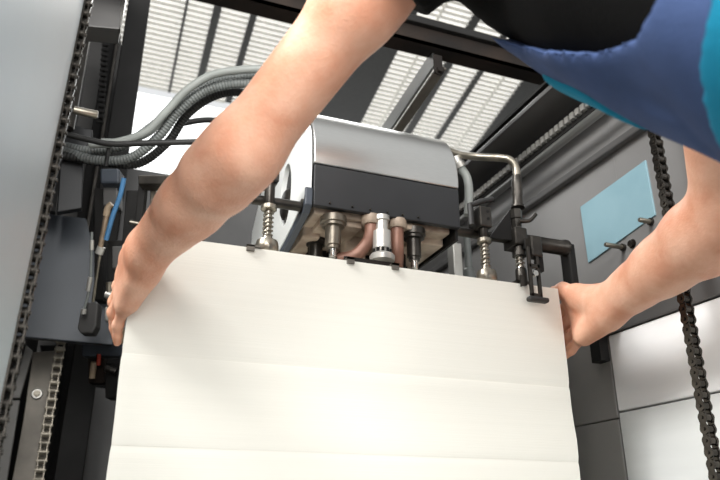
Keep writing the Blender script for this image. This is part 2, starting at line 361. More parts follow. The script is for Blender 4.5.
pbox('nut', 104, 306, 122, 321, 1.31, .02, 'alu', o, .004); prod('stem', [(109, 282), (110, 306)], 1.31, .006, 'oily', o); prod('collar', [(106, 294), (118, 297)], 1.31, .008, 'alu', o); pbox('base', 112, 327, 122, 342, 1.32, .02, 'tan', o)
o = thing('valve_cluster', at(105, 370, 1.6), 'cluster of dark valves with a red cap below the slate cover', 'valve')
pbox('bracket', 82, 342, 122, 356, 1.6, .03, 'slate', o); pbox('body', 105, 362, 128, 398, 1.6, .04, 'black', o); pbox('flange', 88, 356, 104, 383, 1.62, .03, 'rust', o); prod('red_cap', [(99, 354), (98.5, 365)], 1.6, .005, 'red', o); prod('port', [(94, 362), (92, 378)], 1.6, .007, 'tan', o); prod('knob', [(106, 368), (116, 372)], 1.59, .009, 'blackmetal', o)

# overhead ---------------------------------------------------------------
BY = 1.1
zt = atY(430, 24, BY).z; zb = atY(446, 62, BY+.05).z
o = thing('crossbeam', (.4, BY, zb), 'dark brown-black steel crossbeam under the skylights', 'beam')
bm = bmesh.new(); box(bm, (-.13, BY, zb), (1.3, BY+.012, zt)); box(bm, (-.13, BY, zt-.012), (1.3, BY+.09, zt)); box(bm, (-.13, BY+.002, zb), (1.3, BY+.05, zb+.01)); mkobj('channel', bm, 'rust', o, smooth=False)
bm = bmesh.new(); box(bm, (-.13, BY-.012, zt-.014), (1.3, BY+.002, zt+.004)); mkobj('top_rail', bm, 'black', o, smooth=False, bevel=.002)
o = thing('angle_strut', atY(432, 60, BY), 'pale metal angle strut bolted to the crossbeam', 'strut')
a = atY(434, 58, 1.13); b = a+Vector((-.013, 1.175, -.15))
bm = bmesh.new(); bar(bm, a, b, .006, .042); mkobj('web', bm, 'silver', o, smooth=False)
bm = bmesh.new(); bar(bm, a+Vector((.018, 0, -.02)), b+Vector((.018, 0, -.02)), .022, .005); mkobj('flange', bm, 'stained', o, smooth=False)
bm = bmesh.new(); hexbolt(bm, atY(439, 71, 1.105), (.0, -1, 0), .008, .01); mkobj('bolt', bm, 'rust', o)
mkobj('tab', B(atY(434, 54, 1.105)+Vector((0, 0, 0)), atY(443, 74, 1.105)+Vector((0, .005, 0))), 'rust', o, smooth=False)
# right longitudinal beams and rails
RXW = .93
o = thing('side_girder', (.88, 1.5, CZ+.9), 'black girder running away above the toothed rail', 'girder')
zg = CZ+.86
mkobj('web', B((.86, .95, zg), (.9, 2.29, zg+.035)), 'black', o, smooth=False, bevel=.003); mkobj('lower_flange', B((.825, .95, zg-.004), (.929, 2.29, zg+.008)), 'dgrey', o, smooth=False, bevel=.002); mkobj('top_flange', B((.84, .95, zg+.035), (.95, 2.29, zg+.042)), 'black', o, smooth=False)
o = thing('toothed_rail', (.9, 1.2, CZ+.81), 'toothed steel rail running back along the right side frame', 'rail')
bm = bmesh.new(); box(bm, (.894, .72, CZ+.795), (.91, 2.2, CZ+.828)); mkobj('rail_bar', bm, 'black', o, smooth=False)
bm = bmesh.new(); Y = .73
while Y < 2.1: box(bm, (.884, Y, CZ+.806), (.895, Y+.011, CZ+.821)); Y += .018
mkobj('teeth', bm, 'alu', o, smooth=False)
bm = bmesh.new(); cyl(bm, (.885, .72, CZ+.772), (.885, 2.2, CZ+.772), .0095); tag(mkobj('guide_tube', bm, 'silver'), 'smooth silver guide tube below the toothed rail', 'tube')
bm = bmesh.new(); box(bm, (.912, .72, CZ+.70), (.9285, 2.25, CZ+.716)); tag(mkobj('guide_ledge', bm, 'dgrey', None, smooth=False, bevel=.003), 'narrow dark ledge on the right side frame below the guide tube', 'ledge')

# right side frame ------------------------------------------------------
o = thing('press_side_housing', (.96, 1.4, 0), 'grey right side frame of the press carrying the blue plate', 'frame')
ysplit = atX(608, 335, RXW).y; zsplit = atX(608, 335, RXW).z
mkobj('frame_sheet', B((RXW, .98, zsplit+.08), (.97, 2.32, CZ+.852)), 'mgrey', o, smooth=False, bevel=.002)
mkobj('front_post', B((RXW-.001, .72, zsplit+.08), (.969, .986, CZ+.85)), 'mgrey', o, smooth=False, bevel=.002)
mkobj('base_tray', B((.80, 1.0, 0), (.92, 2.28, .04)), 'black', o, smooth=False)
mkobj('lower_rail', B((RXW-.006, .72, zsplit-.0), (.97, 2.32, zsplit+.078)), 'dgrey', o, smooth=False, bevel=.002)
bm = bmesh.new(); _l = atX(600, 349, RXW-.01); box(bm, (RXW-.022, _l.y-.014, _l.z-.026), (RXW-.001, _l.y+.014, _l.z+.03)); mkobj('latch', bm, 'black', o, smooth=False)
seamz = atX(620, 412, RXW).z
for z0, z1, lab in ((seamz+.0018, zsplit-.002, 'bright white metal guard panel at right, upper one'), (0.0, seamz-.0018, 'greyish white metal guard panel at right, lower one')):
    tag(mkobj('white_guard', B((RXW, .3, z0), (.955, ysplit, z1)), 'white' if z0 > 1 else 'offwhite', None, smooth=False, bevel=.002), lab, 'panel')
mkobj_b = mkobj('guard_backing', B((.957, .3, 0), (.97, ysplit, zsplit-.002)), 'dgrey', None, smooth=False); tag(mkobj_b, 'black strip showing in the seam between the white guards', 'backing')
zj = atX(600, 422, RXW).z
for z0, z1, lab in ((zj+.001, zsplit-.002, 'dark grey lower panel behind the right hand, above the joint'), (.0, zj-.001, 'dark grey lower panel right of the pile, below the joint')):
    tag(mkobj('lower_panel', B((RXW, ysplit+.004, z0), (.965, 2.32, z1)), 'lowgrey', None, smooth=False, bevel=.002), lab, 'panel')
bm = bmesh.new(); prism(bm, [atX(x, y, RXW-.004) for x, y in ((580, 207), (645, 160), (655, 215), (588, 263))], (.004, 0, 0))
tag(mkobj('blue_plate', bm, 'blueplate', None, smooth=False, bevel=.001), 'pale blue translucent looking plate fixed on the right side frame', 'plate')
for (x, y), l, lab in (((624, 247.5), .045, 'steel pin at the lower edge of the blue plate'), ((652, 222), .03, 'steel pin at the right edge of the blue plate')):
    t = thing('side_pin', atX(x, y, RXW), lab, 'pin', 'pins on the side frame')
    c = atX(x, y, RXW); bm = bmesh.new(); lathe(bm, c, c+Vector((-l, 0, 0)), ((0, .0047), (.93, .0047), (1, .0036))); mkobj('shank', bm, 'oily', t)
    bm = bmesh.new(); lathe(bm, c, c+Vector((-.006, 0, 0)), ((0, .007), (1, .007))); mkobj('collar', bm, 'blackmetal', t)
c = atX(633, 244, RXW); bm = bmesh.new(); hexbolt(bm, c, (-1, 0, 0), .007, .008); tag(mkobj('hex_bolt', bm, 'chain'), 'dark bolt right of the lower steel pin', 'bolt')

# ------------------------------------------------------------------ paper pile
o = thing('paper_pile', (.4, 1.2, 0), 'tall pile of white paper sheets held between both hands', 'paper')
zs = [PZ, atY(127, 353, PY).z, atY(112, 445, PY).z, CZ-.06, CZ-.24, 0.12]
for i in range(len(zs)-1):
    z1, z0 = zs[i], zs[i+1]
    bm = bmesh.new(); n = max(6, int((z1-z0)/.008)); rows = []
    for k in range(n+1):
        z = z1-(z1-z0)*k/n
        rel = z-CZ
        jr = .0008*math.sin(rel*23+1)+.0005*math.sin(rel*61)+(.003*max(0, 1-abs(rel-.13)/.09))
        jl = .0006*math.sin(rel*19)+.0004*math.sin(rel*47+2)
        jf = .0006*math.sin(rel*40+i)
        gap = .0007 if k in (0, n) and not (i == 0 and k == 0) else 0
        x0, x1, y0, y1 = PX0-.003+jl+gap, PX1-.001+jr-gap, PY+jf+gap, PY+.5
        pts = [(x0, y0, z), (x0+(x1-x0)*.33, y0-.0004, z), (x0+(x1-x0)*.66, y0, z), (x1, y0, z), (x1, y1, z), (x0+.022, y1, z)]
        rows.append([bm.verts.new(p) for p in pts])
    for a, b in zip(rows, rows[1:]):
        for j in range(6): bm.faces.new((a[j], a[(j+1) % 6], b[(j+1) % 6], b[j]))
    bm.faces.new(rows[0]); bm.faces.new(rows[-1][::-1])
    mkobj('sheet_bundle', bm, 'paper', o, smooth=True)
o2 = thing('pallet', (.4, 1.2, 0), 'pallet board under the paper pile', 'pallet')
mkobj('deck_board', B((PX0, PY, .09), (PX1, PY+.5, .118)), 'tan', o2, smooth=False)
for x in (.06, .36, .68): mkobj('runner', B((x, PY, 0), (x+.07, PY+.5, .09)), 'tan', o2, smooth=False)

# ------------------------------------------------------------------ feeder head
HX0, HX1, HY = .301, .576, 1.0
hz0, hz1 = CZ+.488, CZ+.566
H = thing('suction_head', (.44, 1.1, hz0), 'silver and charcoal suction feeder head above the paper pile', 'feeder head')
prof = [(HY, hz1), (HY-.001, hz1+.02), (HY+.004, CZ+.62), (HY+.016, CZ+.65), (HY+.036, CZ+.68), (HY+.065, CZ+.703), (HY+.11, CZ+.718), (HY+.2, CZ+.722), (HY+.3, CZ+.70), (HY+.34, CZ+.65), (HY+.35, hz1)]
bm = bmesh.new(); prism(bm, [(HX0, y, z) for y, z in spline([Vector((0, y, z)) for y, z in prof], 4) and [(p.y, p.z) for p in spline([Vector((0, y, z)) for y, z in prof], 4)]], (HX1-HX0, 0, 0))
mkobj('cover', bm, 'silver', H, bevel=.002)
mkobj('front_panel', B((HX0+.001, HY, hz0), (HX1-.001, HY+.012, hz1-.002)), 'front', H, smooth=False, bevel=.0015)
mkobj('housing', B((HX0+.004, HY+.012, hz0+.012), (HX1-.004, HY+.34, hz1-.001)), 'front', H, smooth=False)
mkobj('right_cheek', B((HX1-.006, HY+.012, hz0-.02), (HX1-.001, HY+.3, hz1-.003)), 'black', H, smooth=False)
for i in range(6):
    pass
# left side plate with an oval slot
def side_plate():
    out = [(HY+.004, hz0+.014), (HY+.004, hz1), (HY+.01, CZ+.63), (HY+.04, CZ+.68), (HY+.1, CZ+.712), (HY+.2, CZ+.716), (HY+.32, CZ+.69), (HY+.42, CZ+.6), (HY+.42, CZ+.44), (HY+.2, CZ+.46), (HY+.1, CZ+.478)]
    bm = bmesh.new(); N = len(out)
    cy, cz, ry, rz = HY+.135, CZ+.565, .036, .062
    ang = [math.atan2(z-cz, y-cy) for y, z in out]
    ring = []; outer = []
    K = 48
    def hit(w):
        d = (math.cos(w), math.sin(w)); best = None
        for i in range(N):
            (ay, az), (by, bz) = out[i], out[(i+1) % N]
            ex, ez = by-ay, bz-az; den = d[0]*ez-d[1]*ex
            if abs(den) < 1e-9: continue
            t = ((ay-cy)*ez-(az-cz)*ex)/den; s = ((ay-cy)*d[1]-(az-cz)*d[0])/den
            if t > 0 and -1e-6 <= s <= 1+1e-6: best = t if best is None else min(best, t)
        return (cy+d[0]*best, cz+d[1]*best)
    X0, X1 = HX0-.012, HX0-.002
    rows = []
    for i in range(K):
        w = 2*PI*i/K; oy, oz = hit(w); iy, iz = cy+ry*math.cos(w), cz+rz*math.sin(w)
        rows.append([bm.verts.new((x, y, z)) for x, y, z in ((X0, oy, oz), (X0, iy, iz), (X1, iy, iz), (X1, oy, oz))])
    for i in range(K):
        a, b = rows[i], rows[(i+1) % K]
        for k in range(4): bm.faces.new((a[k], a[(k+1) % 4], b[(k+1) % 4], b[k]))
    return bm
mkobj('side_plate', side_plate(), 'offwhite', H)
mkobj('slot_back', B((HX0-.003, HY+.08, CZ+.49), (HX0+.003, HY+.19, CZ+.64)), 'front', H, smooth=False)
bm = bmesh.new(); c = Vector((HX0-.01, HY+.135, CZ+.545)); lathe(bm, c+Vector((.008, 0, 0)), c-Vector((.006, 0, 0)), ((0, .03), (.7, .03), (1, .024))); mkobj('slot_knob', bm, 'blackmetal', H)
_o = [(HY-.002, hz0+.03), (HY-.002, hz0-.002), (HY+.012, hz0-.012), (HY+.1, CZ+.458), (HY+.2, CZ+.44), (HY+.34, CZ+.415)]
_i = [(HY+.34, CZ+.428), (HY+.2, CZ+.453), (HY+.1, CZ+.471), (HY+.02, hz0+.003), (HY+.004, hz0+.012), (HY+.004, hz0+.03)]
bm = bmesh.new(); prism(bm, [(HX0-.014, y, z) for y, z in _o+_i], (.013, 0, 0)); mkobj('lower_rim', bm, 'slate', H, smooth=False, bevel=.002)
# beige casting on the underside
bm = bmesh.new(); box(bm, (HX0+.008, HY+.02, hz0-.006), (HX1-.012, HY+.26, hz0+.012))
for x0, x1, y0, y1, d in ((.325, .40, .03, .16, .016), (.41, .455, .012, .06, .010), (.475, .51, .014, .06, .012), (.50, .566, .05, .22, .018), (.41, .49, .012, .05, .012), (.31, .34, .08, .25, .024)):
    box(bm, (x0, HY+y0, hz0-d), (x1, HY+y1, hz0))
mkobj('underside_casting', bm, 'cast', H, smooth=False, bevel=.003)
bm = bmesh.new()
for x in (.33, .37, .402, .434, .462, .492): lathe(bm, (x, HY-.001, hz0+.007), (x, HY-.004, hz0+.007), ((0, .0022), (1, .0016)), 10)
mkobj('panel_screws', bm, 'blackmetal', H)
def atHY(x, y, Y): return atY(x, y, Y)
# round bosses and nozzles
def nozzle(x, Y, ztop, zbot, r, tip, m='cast'):
    bm = bmesh.new(); z = lambda f: ztop-(ztop-zbot)*f
    lathe(bm, (x, Y, ztop+.008), (x, Y, zbot), ((0, r*1.7), (.16, r*1.7), (.18, r*1.45), (.24, r*1.45), (.25, r), (.7, r), (.71, r*.8), (.78, r*.8)), 22)
    o = mkobj('nozzle', bm, m, H)
    bm = bmesh.new(); lathe(bm, (x, Y, z(.7)), (x, Y, zbot), ((0, tip), (.9, tip), (1, tip*.8)), 16); mkobj('nozzle_tip', bm, 'steel', o)
    return o
p = atY(333, 232, 1.03); nozzle(p.x, 1.03, hz0-.012, CZ+.411, .0135, .0065, 'bronze')
p = atY(414, 250, 1.03); nozzle(p.x, 1.03, hz0-.012, CZ+.410, .0125, .0065, 'blackmetal')
p = atY(316, 235, 1.11); nozzle(p.x, 1.11, hz0-.02, CZ+.42, .012, .006, 'blackmetal')
# centre piston
px_ = atY(382, 240, 1.005).x
bm = bmesh.new(); lathe(bm, (px_, 1.005, hz0), (px_, 1.005, CZ+.407), ((0, .0135), (.1, .0135), (.12, .0105), (.34, .0105), (.35, .0155), (.74, .0155), (.76, .013), (.8, .013), (.82, .012), (.86, .019), (.9, .0215), (1, .0205)), 28)
mkobj('piston', bm, 'alu', H)
bm = bmesh.new()
for i in range(10):
    w = 2*PI*i/10; c = Vector((px_+.0138*math.cos(w), 1.005+.0138*math.sin(w), CZ+.424)); box(bm, c-Vector((.002, .002, .005)), c+Vector((.002, .002, .003)))
mkobj('piston_slots', bm, 'black', H, smooth=False)
# two copper coloured hoses
def hose(pts, r):
    bm = bmesh.new(); q = resample(spline([Vector(p) for p in pts], 12), .004); tube(bm, q, r, 16); o = mkobj('vacuum_hose', bm, 'copper', H)
    bm = bmesh.new(); lathe(bm, Vector(pts[0])+Vector((0, 0, .004)), Vector(pts[0])-Vector((0, 0, .012)), ((0, r*1.45), (.8, r*1.45), (1, r*1.25))); mkobj('hose_collar', bm, 'cast', o)
a = atY(371, 212, 1.015).x; b = atY(397, 216, 1.015).x
hose([(a, 1.015, hz0-.002), (a, 1.017, hz0-.03), (a-.006, 1.025, CZ+.44), (a-.024, 1.035, CZ+.421), (a-.05, 1.05, CZ+.417)], .0115)
hose([(b, 1.015, hz0-.002), (b-.001, 1.015, hz0-.03), (b+.001, 1.02, CZ+.43), (b+.01, 1.045, CZ+.41)], .0115)
# dark things between the nozzles
bm = bmesh.new(); cyl(bm, (.345, 1.13, CZ+.40), (.345, 1.13, hz0), .012); cyl(bm, (.37, 1.16, CZ+.40), (.37, 1.16, hz0), .009); cyl(bm, (.51, 1.12, CZ+.41), (.51, 1.12, hz0), .011)
mkobj('rear_nozzles', bm, 'black', H)
bm = bmesh.new(); box(bm, (.32, 1.17, CZ+.42), (.55, 1.2, hz0)); mkobj('rear_block', bm, 'rust', H, smooth=False, bevel=.004)
for lo, hi in (((.39, 1.09, CZ+.43), (.43, 1.12, hz0)), ((.47, 1.1, CZ+.44), (.495, 1.13, hz0))): mkobj('link_block', B(lo, hi), 'cast', H, smooth=False, bevel=.004)
# mounting rod through the head
zr = CZ+.491
o = thing('mounting_rod', (.5, 1.0, zr), 'dark round rod running out from both sides of the feeder head', 'rod')
bm = bmesh.new(); cyl(bm, (.205, 1.022, zr), (.292, 1.022, zr), .0085); mkobj('left_end', bm, 'blackmetal', o)
bm = bmesh.new(); cyl(bm, (.576, 1.022, zr), (.72, 1.022, zr), .0085); mkobj('right_end', bm, 'blackmetal', o)
bm = bmesh.new(); lathe(bm, (.715, 1.022, zr), (.815, 1.022, zr), ((0, .0125), (.02, .0145), (.9, .0145), (.93, .0165), (1, .0165))); mkobj('end_sleeve', bm, 'blackmetal', o)
bm = bmesh.new(); lathe(bm, (.287, 1.022, zr), (.291, 1.022, zr), ((0, .014), (1, .014)), 24); mkobj('retaining_collar', bm, 'oily', o)
bm = bmesh.new(); box(bm, (.812, 1.012, CZ+.36), (.828, 1.04, zr+.008)); box(bm, (.808, 1.03, CZ+.352), (.93, 1.06, CZ+.376)); mkobj('support_arm', bm, 'black', o, smooth=False, bevel=.003)

# spring plungers --------------------------------------------------------
def plunger(x, Y, ztop, label, lever, foot_r=.0185):
    dz = .006 if lever else .026
    t = thing('spring_plunger', (x, Y, PZ), label, 'plunger', 'spring plungers on the mounting rod')
    bm = bmesh.new(); box(bm, (x-.012, Y-.013, zr-.004+dz), (x+.012, Y+.032, zr+.036+dz)); o = mkobj('clamp_block', bm, 'blackmetal', t, smooth=False, bevel=.002)
    bm = bmesh.new()
    for z in (zr+.026+dz, zr+.012+dz): cyl(bm, (x+.004, Y-.0131, z), (x+.004, Y-.0136, z), .003)
    mkobj('screw_holes', bm, 'black', o)
    bm = bmesh.new(); lathe(bm, (x, Y, ztop), (x, Y, CZ+.472), ((0, .0075), (.05, .0085), (.96, .0085), (1, .007))); mkobj('sleeve', bm, 'blackmetal', t)
    bm = bmesh.new(); lathe(bm, (x, Y, CZ+.475), (x, Y, CZ+.464), ((0, .009), (.2, .013), (.8, .013), (1, .010))); mkobj('collar', bm, 'oily', t)
    bm = bmesh.new(); cyl(bm, (x, Y, CZ+.47), (x, Y, PZ+.012), .0058); mkobj('shaft', bm, 'oily', t)
    mkobj('spring', coil((x, Y, CZ+.465), (x, Y, PZ+.03), .0078, .0011, 6), 'oily', t)
    bm = bmesh.new(); lathe(bm, (x, Y, PZ+.033), (x, Y, PZ+.0012), ((0, .007), (.25, .009), (.35, foot_r*.9), (.6, foot_r), (.85, foot_r), (1, foot_r*.8)), 12); mkobj('foot', bm, 'oily', t)
    if lever:
        bm = bmesh.new(); a = Vector((x-.026, Y-.004, zr+.034)); cyl(bm, a-Vector((0, 0, .03)), a+Vector((0, 0, .012)), .0055); tube(bm, spline([a+Vector((0, -.003, .008)), a+Vector((.022, -.006, .018)), a+Vector((.044, -.006, .026))], 6), .0052); mkobj('clamp_lever', bm, 'rubber', t)
    return t
x1 = atY(268, 225, 1.0).x
plunger(x1, 1.0, CZ+.545, 'spring plunger left of the feeder head touching the pile edge', False)
x2 = atY(484, 240, 1.0).x
plunger(x2, 1.0, CZ+.52, 'spring plunger with a black clamp lever right of the feeder head', True)
bm = bmesh.new(); box(bm, (x1-.036, PY-.005, PZ+.0005), (x1-.014, 1.0, PZ+.0035)); box(bm, (x1-.036, PY-.005, PZ-.006), (x1-.024, PY-.0005, PZ+.003))
tag(mkobj('edge_tab', bm, 'stained', None, smooth=False), 'small brown metal tab on the pile edge by the left plunger', 'tab')
bm = bmesh.new(); x3 = atY(203, 243, .985).x; lathe(bm, (x3, .99, PZ+.001), (x3, .99, PZ+.007), ((0, .003), (1, .002))); tag(mkobj('edge_pin', bm, 'black'), 'tiny dark pin on the pile edge beside the forearm', 'pin')
# separator strip on the pile edge under the head
xa, xb = atY(350, 263, PY).x, atY(398, 268, PY).x
o = thing('separator_strip', (xa, .99, PZ), 'thin brown separator strip with two tabs over the pile edge', 'strip')
mkobj('strip_body', B((xa-.005, PY+.012, PZ+.001), (xb+.004, .996, PZ+.012)), 'rust', o, smooth=False)
for x in (xa, xb-.006):
    bm = bmesh.new(); box(bm, (x-.006, PY-.005, PZ-.0055), (x+.006, PY-.0008, PZ+.005)); box(bm, (x-.006, PY-.005, PZ+.001), (x+.006, PY+.014, PZ+.005)); mkobj('tab', bm, 'stained', o, smooth=False)
# suction foot unit with pipe
x3 = atY(519, 250, 1.0).x
t = thing('sheet_sucker', (x3, 1.0, PZ), 'dark sprung sucker under the bent air pipe', 'sucker')
bm = bmesh.new(); box(bm, (x3-.013, .988, zr-.022), (x3+.013, 1.03, zr+.012)); mkobj('clamp_block', bm, 'blackmetal', t, smooth=False, bevel=.002)
bm = bmesh.new(); prism(bm, [(x3-.012, 1.0, zr+.05), (x3-.012, 1.0, zr-.01), (x3-.06, 1.0, zr-.012)], (0, .006, 0)); mkobj('gusset', bm, 'black', t, smooth=False)
bm = bmesh.new(); lathe(bm, (x3, 1.0, zr+.05), (x3, 1.0, zr+.008), ((0, .012), (.4, .012), (.45, .010), (1, .010)), 6); mkobj('hex_union', bm, 'blackmetal', t)
bm = bmesh.new(); tube(bm, spline([Vector((x3-.004, .985, zr+.022)), Vector((x3+.014, .98, zr+.024)), Vector((x3+.028, .978, zr+.038))], 5), .004); mkobj('wing_screw', bm, 'blackmetal', t)
bm = bmesh.new(); lathe(bm, (x3, 1.0, zr-.02), (x3, 1.0, CZ+.45), ((0, .009), (.6, .009), (.62, .013), (1, .013))); mkobj('collar', bm, 'blackmetal', t)
bm = bmesh.new(); cyl(bm, (x3, 1.0, CZ+.452), (x3, 1.0, PZ+.02), .006); mkobj('shaft', bm, 'oily', t)
mkobj('spring', coil((x3, 1.0, CZ+.45), (x3, 1.0, PZ+.03), .008, .0011, 4), 'steel', t)
bm = bmesh.new(); lathe(bm, (x3, 1.0, PZ+.036), (x3, 1.0, PZ+.001), ((0, .0095), (.1, .0105), (.9, .0105), (1, .009))); box(bm, (x3-.022, .984, PZ+.001), (x3+.012, 1.01, PZ+.008)); prism(bm, [(x3-.02, .974, PZ-.007), (x3-.008, .974, PZ-.004), (x3-.008, .974, PZ+.012), (x3-.02, .974, PZ+.014)], (0, .003, 0)); mkobj('suction_foot', bm, 'blackmetal', t)
# press foot hanging over the pile face
x4 = atY(533.5, 270, .968).x
t = thing('hold_down_foot', (x4, .968, PZ), 'black slotted hold-down foot hanging over the right end of the pile', 'foot')
zf = atY(536, 300, .966).z
mkobj('carrier', B((x4-.002, .962, zr-.052), (x4+.02, .984, zr-.012)), 'blackmetal', t, smooth=False, bevel=.003)
mkobj('side_lug', B((x4+.012, .972, zr-.075), (x4+.026, .982, zr-.045)), 'black', t, smooth=False, bevel=.001)
bm = bmesh.new(); box(bm, (x4+.0, .984, zr-.03), (x4+.016, 1.03, zr-.01)); mkobj('carrier_link', bm, 'black', t, smooth=False, bevel=.002)
bm = bmesh.new()
for s in (-1, 1): box(bm, (x4+s*.0085-.003, .964, zf+.004), (x4+s*.0085+.003, .970, zr-.035))
box(bm, (x4-.0115, .964, zf+.058), (x4+.0115, .970, zf+.066)); box(bm, (x4-.0115, .964, zf+.0), (x4+.0115, .970, zf+.012)); mkobj('slotted_bar', bm, 'blackmetal', t, smooth=False, bevel=.001)
bm = bmesh.new(); cyl(bm, (x4, .9615, zf+.048), (x4, .9715, zf+.048), .0052); mkobj('slot_screw', bm, 'steel', t)
bm = bmesh.new(); bar(bm, (x4-.02, .964, zf), (x4+.02, .964, zf), .014, .009); mkobj('rubber_pad', bm, 'rubber', t, smooth=False, bevel=.0035)
# bent air pipe and hoses right of the head
q = [atY(x, y, Y) for x, y, Y in ((450, 151, 1.12), (462, 155, 1.09), (480, 157, 1.05), (500, 158, 1.02), (510, 160, 1.005), (516, 168, 1.0), (517, 182, 1.0), (517.5, 206, 1.0))]
t = thing('air_pipe', q[-1], 'bent dark steel air pipe rising from the sucker right of the head', 'pipe')
bm = bmesh.new(); tube(bm, spline(q, 8), .0075, 14); mkobj('pipe_run', bm, 'oily', t)
bm = bmesh.new(); a, b = atY(516.5, 176, 1.0), atY(517.8, 208, 1.0); lathe(bm, a, b, ((0, .0085), (.3, .0105), (.35, .0095), (.6, .0105), (.65, .0095), (.93, .0105), (.94, .013), (1, .013))); mkobj('pipe_sleeve', bm, 'blackmetal', t)
q = [atY(x, y, 1.1) for x, y in ((456, 160), (461, 168), (467, 178), (469, 192), (468, 215))]
t = thing('pale_air_hose', q[-1], 'pale grey hose curving down beside the feeder head', 'hose')
bm = bmesh.new(); tube(bm, spline(q, 8), .0085, 14); mkobj('hose_run', bm, 'conduitlight', t)
bm = bmesh.new(); lathe(bm, q[0]-Vector((.002, 0, -.006)), q[1], ((0, .010), (.5, .010), (.55, .013), (1, .012))); mkobj('hose_end', bm, 'alu', t)
o = thing('rear_column', (.66, 1.35, CZ+.3), 'blurred pale bracket post behind the right plunger', 'post')
a = atY(457, 240, 1.35); mkobj('post_body', B((a.x-.012, 1.35, PZ+.001), (a.x+.012, 1.38, CZ+.62)), 'alu', o, smooth=False, bevel=.003)
a = atY(467, 240, 1.25); bm = bmesh.new(); lathe(bm, (a.x, 1.25, CZ+.60), (a.x, 1.25, PZ+.002), ((0, .008), (.4, .008), (.42, .012), (.7, .012), (.72, .016), (.85, .016), (1, .01))); mkobj('regulator', bm, 'conduit', o)
a = atY(500, 240, 1.5); mkobj('dark_plate', B((.81, 1.5, CZ+.30), (.92, 1.52, CZ+.6)), 'slate', o, smooth=False)

# ------------------------------------------------------------------ the worker
def V(*a): return np.array(a, float)
def cone(a, b, r1, r2): return ('c', V(*a), V(*b), r1, r2)
def elli(c, r, R=None): return ('e', V(*c), V(*r), R)
def bound(p):
    if p[0] == 'c': return (p[1]+p[2])/2, np.linalg.norm(p[1]-p[2])/2+max(p[3], p[4])
    return p[1], max(p[2])
def sd(p, P):
    if p[0] == 'c':
        a, b, r1, r2 = p[1:]; ab = b-a; q = P-a; t = np.clip(q@ab/max(ab@ab, 1e-12), 0, 1)
        return np.sqrt(((q-t[:, None]*ab)**2).sum(1))-(r1+t*(r2-r1))
    c, r, R = p[1:]; q = P-c
    if R is not None: q = q@R.T
    k0 = np.sqrt(((q/r)**2).sum(1)); k1 = np.sqrt(((q/r**2)**2).sum(1))+1e-9
    return k0*(k0-1)/k1
def smin(a, b, k):
    h = np.clip(.5+.5*(b-a)/k, 0, 1); return b+(a-b)*h-k*h*(1-h)
def group_sdf(groups, P, centre=None, rad=None):
    d = np.full(len(P), 1.0)
    for kg, ki, prims in groups:
        g = None
        for p in prims:
            if centre is not None:
                c, r = bound(p)
                if np.linalg.norm(c-centre) > r+rad+.07: continue
            e = sd(p, P); g = e if g is None else smin(g, e, ki)
        if g is not None: d = smin(d, g, kg)
    return d
